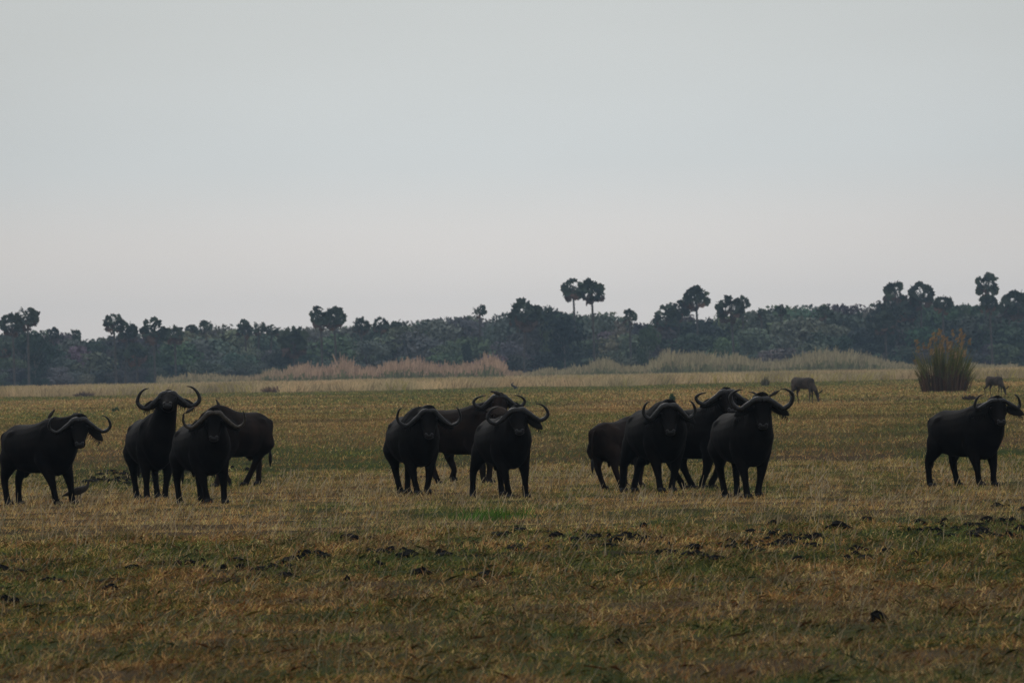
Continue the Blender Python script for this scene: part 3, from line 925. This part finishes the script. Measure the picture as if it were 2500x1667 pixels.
def stump():
    g = gnd(1252, 950)
    root = empty('stump', (g.x, g.y, 0), 0, .85)
    m = simple_mat('dead_wood', (.035, .030, .028), .9, .4, 6, .4)
    mb = MB(); mb.tube([(.45, 0, 0), (.40, 0, .22), (.12, 0, .42), (-.15, 0, .62), (-.22, 0, .78)], [.24, .27, .17, .14, .10], (0, 1, 0), 8); mb.build('trunk', m, root)
    mb = MB(); mb.tube([(-.16, 0, .66), (-.02, 0, .84), (.10, 0, 1.0)], [.11, .08, .04], (0, 1, 0), 6); mb.build('branch', m, root)
    tag(root, 'small dark forked stump in the pale grass above the bird carrying buffalo', 'stump')
stump()

# ------------------------------------------------------------------ trees
def leaf_mat(name, cols, transl=.15):
    m, t, b = new_mat(name)
    oi = t.nodes.new('ShaderNodeObjectInfo')
    rp = t.nodes.new('ShaderNodeValToRGB')
    rp.color_ramp.interpolation = 'LINEAR'
    e = rp.color_ramp.elements
    e[0].color = (*cols[0], 1); e[1].color = (*cols[-1], 1)
    for i, c_ in enumerate(cols[1:-1]):
        x = e.new((i + 1) / (len(cols) - 1)); x.color = (*c_, 1)
    t.links.new(oi.outputs['Random'], rp.inputs[0])
    use_obj = name == 'woodland_leaves'
    g = t.nodes.new('ShaderNodeNewGeometry')
    n = t.nodes.new('ShaderNodeTexNoise'); n.inputs['Scale'].default_value = .22; n.inputs['Detail'].default_value = 5
    t.links.new(g.outputs['Position'], n.inputs['Vector'])
    mr_ = t.nodes.new('ShaderNodeMapRange')
    mr_.inputs[1].default_value = .3; mr_.inputs[2].default_value = .7; mr_.inputs[3].default_value = .5; mr_.inputs[4].default_value = 1.6
    t.links.new(n.outputs[0], mr_.inputs[0])
    vm = t.nodes.new('ShaderNodeVectorMath'); vm.operation = 'SCALE'
    t.links.new(oi.outputs['Color'] if use_obj else rp.outputs[0], vm.inputs[0]); t.links.new(mr_.outputs[0], vm.inputs['Scale'])
    t.links.new(vm.outputs[0], b.inputs['Base Color'])
    b.inputs['Roughness'].default_value = .8
    b.inputs['Specular IOR Level'].default_value = .1
    return m
LEAF = leaf_mat('woodland_leaves', [(.022, .030, .018), (.085, .105, .042), (.10, .080, .065), (.035, .048, .030), (.15, .165, .085), (.05, .055, .04)])
PALMG = leaf_mat('palm_fans', [(.034, .046, .026), (.045, .058, .030), (.040, .050, .034)])
PALMD = leaf_mat('dead_palm_fans', [(.075, .045, .034), (.095, .06, .042), (.11, .058, .036)])
BARK = simple_mat('bark', (.11, .095, .085), .9, .3, 1.5)
PBARK = simple_mat('palm_bark', (.065, .056, .05), .9, .3, 1.2)

def crown_mesh(name, seed, nq=1700, flat=1.0, wid=.8, low=.12, leaf=.034, lumps=11):
    r = np.random.default_rng(seed)
    # lumps within a unit-height tree
    cs = []
    for k in range(lumps):
        a = r.random() * 2 * math.pi; q = math.sqrt(r.random()) * wid * .34
        z = low + .12 + (1 - low - .26) * r.random() ** (.7)
        cs.append((math.cos(a) * q, math.sin(a) * q, z, (.13 + .11 * r.random())))
    cs.append((r.normal(0, .05), 0, .84, .15))
    if low <= .02:
        for k in range(6):
            cs.append((math.cos(k * 1.05) * wid * .27, math.sin(k * 1.05) * wid * .27, .09, .12))
    cs = np.array(cs)
    k = r.integers(0, len(cs), nq)
    v = r.normal(size=(nq, 3)); v /= np.linalg.norm(v, axis=1)[:, None]
    rad = cs[k, 3] * (.55 + .5 * r.random(nq) ** .5)
    P = cs[k, :3] + v * rad[:, None] * np.array((1.15, 1.15, .85 * flat))
    P[:, 2] = np.clip(P[:, 2], .01 + .03 * r.random(nq), 1.0)
    t1 = r.normal(size=(nq, 3)); t1 /= np.linalg.norm(t1, axis=1)[:, None]
    t2 = np.cross(t1, v + .5 * r.normal(size=(nq, 3))); t2 /= np.linalg.norm(t2, axis=1)[:, None]
    s = leaf * (.6 + .8 * r.random((nq, 1)))
    V_ = np.stack([P - t1 * s, P - t2 * s * .7, P + t1 * s, P + t2 * s * .7], 1).reshape(-1, 3)
    n = nq
    me_ = bpy.data.meshes.new(name)
    me_.vertices.add(n * 4); me_.vertices.foreach_set('co', V_.astype(np.float32).ravel())
    me_.loops.add(n * 4); me_.loops.foreach_set('vertex_index', np.arange(n * 4, dtype=np.int32))
    me_.polygons.add(n); me_.polygons.foreach_set('loop_start', np.arange(0, n * 4, 4, dtype=np.int32)); me_.polygons.foreach_set('loop_total', np.full(n, 4, dtype=np.int32))
    me_.update(); me_.validate()
    me_.materials.append(LEAF)
    return me_
def trunk_mesh(name, seed):
    r = random.Random(seed)
    mb_ = MB()
    mb_.tube([(0, 0, 0), (r.uniform(-.02, .02), 0, .2), (r.uniform(-.04, .04), 0, .42), (r.uniform(-.05, .05), 0, .66)], [.026, .020, .015, .007], (0, 1, 0), 6)
    for k in range(5):
        a = r.random() * 6.28
        mb_.tube([(0, 0, .22 + .06 * k), (.12 * math.cos(a), .12 * math.sin(a), .38 + .07 * k), (.24 * math.cos(a), .24 * math.sin(a), .5 + .07 * k)], [.011, .007, .003], (0, 0.3, 1), 5)
    me_ = bpy.data.meshes.new(name)
    me_.from_pydata([tuple(v) for v in mb_.v], [], mb_.f); me_.materials.append(BARK); me_.shade_smooth()
    return me_
protos = [(crown_mesh('crown', 100 + i, 1700, f_, w_, lo, lf, lu_), trunk_mesh('trunk', 200 + i))
          for i, (f_, w_, lo, lf, lu_) in enumerate([(1, .85, .02, .034, 12), (.9, 1.0, .02, .034, 13), (1.1, .7, .10, .032, 10), (1, .9, .0, .036, 12), (.8, 1.1, .15, .03, 10), (1, .75, .05, .034, 11), (1.0, 1.0, .0, .034, 14), (1.1, .8, .02, .030, 12)])]
DARKZ = [(-60, 135), (235, 440), (690, 745), (1255, 1430), (1560, 1740), (2040, 2560)]       # dark leaf stretches; paler leaves elsewhere put distance haze into their colour
def forest_tree(X_, Y_, h, w, k, lb, grp, name='tree', cat='tree', rz=None, col=None):
    root = empty(name, (X_, Y_, 0), random.random() * 6.28 if rz is None else rz)
    root.scale = (w, w, h)
    cr = bpy.data.objects.new('crown', protos[k][0]); tr = bpy.data.objects.new('trunk', protos[k][1])
    for o_ in (cr, tr):
        COL.objects.link(o_); o_.parent = root
    pxx = 1250 + X_ / Y_ * FPX
    dark = any(a_ <= pxx <= b_ for a_, b_ in DARKZ)
    if col is None:
        col = random.choice([(.022, .030, .018), (.030, .040, .022), (.045, .040, .032), (.035, .055, .024), (.055, .070, .035)]) if dark else \
              random.choice([(.07, .09, .042), (.095, .10, .06), (.10, .085, .07), (.055, .075, .042), (.12, .14, .07), (.08, .10, .06)])
    cr.color = (*[c_ * g_c * random.uniform(.85, 1.15) for c_, g_c in zip(col, (1.25, 1.25, 1.6))], 1)  # blue lift paints part of the distance haze into the leaf colour
    if lb in (LBW, LBL):
        where = sect(pxx)
        kind_ = 'tree packed into the hazy woodland' if lb == LBW else 'low bushy tree edging the hazy woodland'
        lb = ('leafy ' if lb == LBW else '') + kind_ + ' ' + where
        grp = ('woodland trees ' if kind_[0] == 't' else 'low trees ') + where
    tag(root, lb, cat, grp)
    return root
sil = [(-400, 818), (0, 822), (30, 806), (60, 803), (100, 812), (130, 814), (160, 822), (190, 828), (215, 828), (240, 828), (270, 822), (300, 815), (360, 815), (400, 818), (440, 810), (470, 806), (500, 806), (540, 799), (560, 800), (590, 808), (630, 812),
       (660, 808), (690, 801), (720, 800), (770, 794), (800, 800), (850, 792), (880, 797), (930, 792), (1000, 787), (1080, 784), (1110, 778), (1140, 771), (1170, 781), (1200, 795), (1220, 792), (1240, 772), (1270, 765), (1300, 757), (1330, 748), (1350, 748),
       (1365, 762), (1385, 777), (1400, 770), (1430, 764), (1450, 763), (1480, 770), (1500, 777), (1530, 782), (1550, 793), (1580, 787), (1610, 782), (1640, 775), (1720, 775), (1750, 780), (1780, 777), (1820, 765), (1835, 756), (1880, 756), (1940, 752), (2010, 747), (2080, 754), (2110, 762),
       (2130, 754), (2160, 740), (2200, 732), (2250, 740), (2300, 747), (2350, 742), (2380, 747), (2420, 748), (2450, 742), (2500, 742), (2900, 740)]
sx = [a_ for a_, b_ in sil]; sy = [b_ for a_, b_ in sil]
SECT = [(150, 'around the leftmost pair of palms'), (240, 'right of the leftmost pair of palms'), (440, 'around the left cluster of four palms'), (560, 'under the open crowned skyline palm'),
        (690, 'around the three slim skyline palms'), (850, 'around the tall double palm'), (1010, 'left of centre above the tan reeds'), (1230, 'around the small thin palm near the centre'),
        (1350, 'around the palm with orange brown fronds'), (1480, 'under the two tallest palms'), (1590, 'around the lone short palm'), (1740, 'around the stepped cluster of three palms'),
        (1880, 'around the wide palm on a pale trunk'), (2120, 'along the even right skyline'), (2330, 'around the tall right-hand pair of palms'), (9999, 'around the highest right-hand palm')]
def sect(px_):
    for b_, t_ in SECT:
        if px_ < b_: return t_
def topz(px, py, Y_):
    return at(px, py, Y_).z
LBW = 'leafy green tree packed into the hazy woodland along the horizon, one of many alike'
LBL = 'lower bushy tree at the foot of the hazy woodland, one of many alike'
px = -200
i = 0
while px < 2700:                                     # the canopy that makes the skyline
    Y_ = random.uniform(1960, 2140)
    t_ = np.interp(px, sx, sy) + random.uniform(-3, 9)
    h = topz(px, t_, Y_) / .97
    w = h * random.uniform(.85, 1.15)
    forest_tree(at(px, 900, Y_).x, Y_, h, w, i % 8, LBW, 'woodland trees along the horizon')
    px += random.uniform(15, 25); i += 1
px = -200
while px < 2700:                                     # low growth closing the gaps at the back
    Y_ = random.uniform(2180, 2260)
    h = random.uniform(7, 9)
    forest_tree(at(px, 900, Y_).x, Y_, h, h * 2.0, (i * 7) % 8 if (i * 7) % 8 != 4 else 3, LBW, 'woodland trees along the horizon')
    px += random.uniform(50, 70); i += 1
px = -200
while px < 2700:                                     # mid-height row in front
    Y_ = random.uniform(1905, 1955)
    t0 = np.interp(px, sx, sy); b0 = horizon(px) + 12
    t_ = t0 + (b0 - t0) * random.uniform(.16, .5)
    h = topz(px, t_, Y_) / .97
    w = h * random.uniform(1.0, 1.5)
    forest_tree(at(px, 900, Y_).x, Y_, h, w, (i * 3) % 8, LBW, 'woodland trees along the horizon')
    px += random.uniform(26, 44); i += 1
px = -200
while px < 2700:                                     # low bushy edge
    Y_ = random.uniform(1868, 1898)
    t0 = np.interp(px, sx, sy); b0 = horizon(px) + 12
    t_ = t0 + (b0 - t0) * random.uniform(.55, .8)
    h = topz(px, t_, Y_) / .97
    w = h * random.uniform(1.3, 2.0)
    forest_tree(at(px, 900, Y_).x, Y_, h, w, [0, 1, 3, 6, 7, 5][i % 6], LBL, 'low trees at the foot of the woodland')
    px += random.uniform(26, 42); i += 1
# trees one can single out
for px_, ty, Y_, wpx, k, lb in [
        (1378, 768, 1850, 150, 6, 'big dark domed tree left of centre of the two tallest palms'),
        (1140, 833, 1845, 40, 5, 'small dark round bush tree standing just behind the tan reeds'),
        (1345, 748, 1900, 60, 3, 'green domed tree right of the palm with the orange dead fronds'),
        (1150, 767, 1990, 66, 4, 'pale flat-topped tree under the small thin palm'),
        (85, 806, 1850, 110, 1, 'dark wide tree under the leftmost palms'),
        (2160, 742, 1860, 120, 6, 'dark dense tree at the left foot of the right-hand palm cluster'),
        (2360, 742, 1960, 60, 0, 'rounded green tree between the right-hand palms'),
        (1585, 788, 1880, 70, 1, 'green rounded tree right of the lone short palm')]:
    h = topz(px_, ty, Y_) / .97
    w = wpx / (FPX / Y_) / 1.15
    forest_tree(at(px_, 900, Y_).x, Y_, h, w, k, lb, 'single trees of the woodland', col=(.12, .13, .07) if 'pale' in lb else (.018, .025, .016) if 'dark' in lb else (.04, .06, .025))

def palm(px, ty, dia, Y_, lb, skirt=.5, seed=0, dens=1.0, lean=0.0):
    r = np.random.default_rng(seed + 500)
    s = FPX / Y_
    cr = dia / s / 2 * 1.12
    if Y_ < 1870 and px not in (277, 311, 375, 426, 334, 815, 783, 1444, 1783, 716, 1283, 2160, 67, 30):
        Y_ += 105; s = FPX / Y_
    ztop = topz(px, ty, Y_)
    c = Vector((lean, 0, ztop - cr * .98))
    gx = at(px, ty + dia / 2, Y_).x
    root = empty('palm', (gx - lean, Y_, 0))
    tm_ = MB()
    tm_.tube(spline([(0, 0, 0), (lean * .1, 0, c.z * .35), (lean * .5, 0, c.z * .7), c], 3), lerp_list([.30, .22, .24, .20], 10), (0, 1, 0), 8)
    tm_.build('trunk', PBARK, root)
    def fans(n, lo, hi, rl, dist):
        V_ = []; F_ = []
        for k in range(n):
            el_ = math.asin(lo + (hi - lo) * r.random()); az = r.random() * 2 * math.pi
            d = np.array((math.cos(el_) * math.cos(az), math.cos(el_) * math.sin(az), math.sin(el_)))
            cc = np.array(c) + d * dist * (.45 + .65 * r.random() ** .5) - np.array((0, 0, .10 * dist))
            hub = cc - d * rl * .2
            # fan plane: spreads round the outward direction
            a_ = d + np.array((0, 0, -.35)) + r.normal(0, .25, 3); a_ /= np.linalg.norm(a_)
            b_ = np.cross(a_, r.normal(size=3)); b_ /= np.linalg.norm(b_)
            nb = 11; base = len(V_)
            V_.append(hub)
            for j in range(nb):
                th = (j / (nb - 1) - .5) * 3.9
                rr = rl * (1.0 if j % 2 == 0 else .84) * (.85 + .3 * r.random())
                V_.append(hub + (a_ * math.cos(th) + b_ * math.sin(th)) * rr + np.cross(a_, b_) * (.06 * (-1) ** j))
            for j in range(nb - 1):
                F_.append((base, base + 1 + j, base + 2 + j))
            # petiole
            q = len(V_); side = b_ * .05
            V_ += [np.array(c) - side, np.array(c) + side, hub + side, hub - side]
            F_.append((q, q + 1, q + 2, q + 3))
        return V_, F_
    v1, f1 = fans(int(42 * dens), -.6, 1.0, cr * .40, cr * .84)
    pyd('crown', v1, f1, PALMG, root, False)
    if skirt > 0:
        v2, f2 = fans(int(20 * skirt), -.98, -.35, cr * .34, cr * .90)
        if skirt > 1:
            v2 = [v_ - np.array((0, 0, r.random() * 0)) for v_ in v2]
        pyd('dead_fronds', v2, f2, PALMD, root, False)
    tag(root, lb, 'palm tree', 'fan palms rising above the woodland')
palms = [
    (67, 747, 52, 1830, 'taller palm of the leftmost pair', .3, 1.1), (30, 764, 54, 1835, 'shorter palm of the leftmost pair, against the frame edge', .4, 1.1),
    (2, 822, 50, 1845, 'low brownish palm cut by the left frame edge', 1.1, .9),
    (132, 799, 34, 1990, 'small palm just right of the leftmost pair', .2, 1.0), (181, 803, 30, 2000, 'lone small round palm right of the leftmost pair', .1, 1.1),
    (277, 764, 46, 1850, 'taller palm of the left cluster of four, at its left end', .5, 1.0), (311, 786, 46, 1855, 'second palm from the left in the left cluster of four', .6, 1.2),
    (375, 776, 58, 1845, 'widest palm of the left cluster of four', .8, 1.2), (426, 793, 42, 1860, 'rightmost palm of the left cluster of four', .9, 1.0),
    (334, 835, 50, 1850, 'dark hanging palm in the middle of the left cluster, below its tops', 1.1, 1.0),
    (466, 787, 26, 1980, 'narrow palm on the skyline left of the open crowned one', .3, .9), (499, 781, 40, 1985, 'open crowned palm on the skyline above the raised buffalo horns', .3, .9),
    (598, 780, 42, 1960, 'left palm of the three slim ones on the skyline', .3, .9), (632, 782, 32, 1965, 'middle palm of the three slim ones on the skyline', .3, .8), (664, 792, 30, 1970, 'right and lowest palm of the three slim ones', .3, 1.0),
    (716, 797, 64, 1855, 'dense palm with a heavy skirt of brown dead fronds, left of the tall double palm', 1.6, 1.4),
    (783, 744, 52, 1840, 'left trunk of the tall double palm', .5, 1.0), (815, 747, 52, 1843, 'right trunk of the tall double palm', .5, 1.2),
    (880, 774, 38, 1960, 'stout palm on the skyline right of the tall double palm', .8, 1.1), (931, 775, 38, 1970, 'open palm on the skyline left of centre', .4, .9), (976, 779, 38, 1975, 'palm beside the open one left of centre', .6, 1.0),
    (1046, 780, 40, 1980, 'low palm merged into the canopy above the middle group', .6, 1.1),
    (1171, 744, 32, 1950, 'small thin palm sticking up above the flat-topped tree', .2, .6),
    (1283, 729, 70, 1840, 'big palm with orange brown dead fronds left of the two tallest palms', 1.2, 1.3),
    (1399, 678, 52, 1835, 'left one of the two tallest palms', .8, 1.0), (1444, 678, 58, 1838, 'right one of the two tallest palms', .8, 1.1),
    (1537, 754, 34, 1900, 'lone short palm in the gap right of the two tallest palms', .3, .9),
    (1628, 743, 60, 1850, 'lowest palm of the stepped cluster of three', .6, 1.2), (1656, 729, 52, 1855, 'middle palm of the stepped cluster of three', .6, 1.2), (1699, 695, 62, 1845, 'highest palm of the stepped cluster of three', .7, 1.1),
    (1783, 719, 60, 1840, 'wide palm on a bare pale trunk right of the stepped cluster', .5, 1.0), (1813, 722, 34, 1860, 'small palm touching the wide one on the pale trunk', .1, .9),
    (1858, 750, 24, 1960, 'small dark knob of a palm right of the wide one', .2, .9), (1906, 742, 26, 1965, 'tiny open palm on the even part of the right skyline', .1, .6), (2014, 742, 36, 1955, 'low rounded palm on the even part of the right skyline', .4, 1.1),
    (2185, 686, 54, 1835, 'left palm of the tall right-hand pair', .5, 1.1), (2249, 689, 60, 1838, 'right palm of the tall right-hand pair', .7, 1.1), (2215, 728, 56, 1850, 'lower palm filling in below the tall right-hand pair', .8, 1.2),
    (2302, 719, 42, 1880, 'smaller palm right of the tall right-hand pair', .3, 1.1),
    (2408, 665, 58, 1830, 'highest palm at the right, standing alone above the others', .3, 1.0), (2414, 718, 46, 1870, 'short palm directly below the highest right-hand palm', .3, 1.1),
    (2482, 703, 76, 1840, 'broad palm cut by the right frame edge', .9, 1.3), (2160, 760, 50, 1845, 'low palm with brown fronds left of the right-hand pair', 1.0, 1.1)]
for i, (px, ty, dia, Y_, lb, sk, dn) in enumerate(palms):
    palm(px, ty, dia, Y_, lb, sk, i, dn, lean=random.uniform(-.6, .6))

# ------------------------------------------------------------------ haze
m = bpy.data.materials.new('haze_air')
m.use_nodes = True
t = m.node_tree
t.nodes.clear()
o_ = t.nodes.new('ShaderNodeOutputMaterial')
pv = t.nodes.new('ShaderNodeVolumePrincipled')
pv.inputs['Color'].default_value = (.58, .79, 1.0, 1)
pv.inputs['Density'].default_value = 0.000074
pv.inputs['Anisotropy'].default_value = 0.0
t.links.new(pv.outputs[0], o_.inputs['Volume'])
hb = MB()
x0, x1, y0, y1, z0, z1 = -4100, 4100, -600, 5100, -1.2, 45
hb.v = [Vector(v) for v in [(x0, y0, z0), (x1, y0, z0), (x1, y1, z0), (x0, y1, z0), (x0, y0, z1), (x1, y0, z1), (x1, y1, z1), (x0, y1, z1)]]
hb.f = [(0, 3, 2, 1), (4, 5, 6, 7), (0, 1, 5, 4), (1, 2, 6, 5), (2, 3, 7, 6), (3, 0, 4, 7)]
hz = hb.build('haze', m, None, False)
tag(hz, 'thin blue haze hanging over the plain and the far woodland', 'haze', kind='stuff')
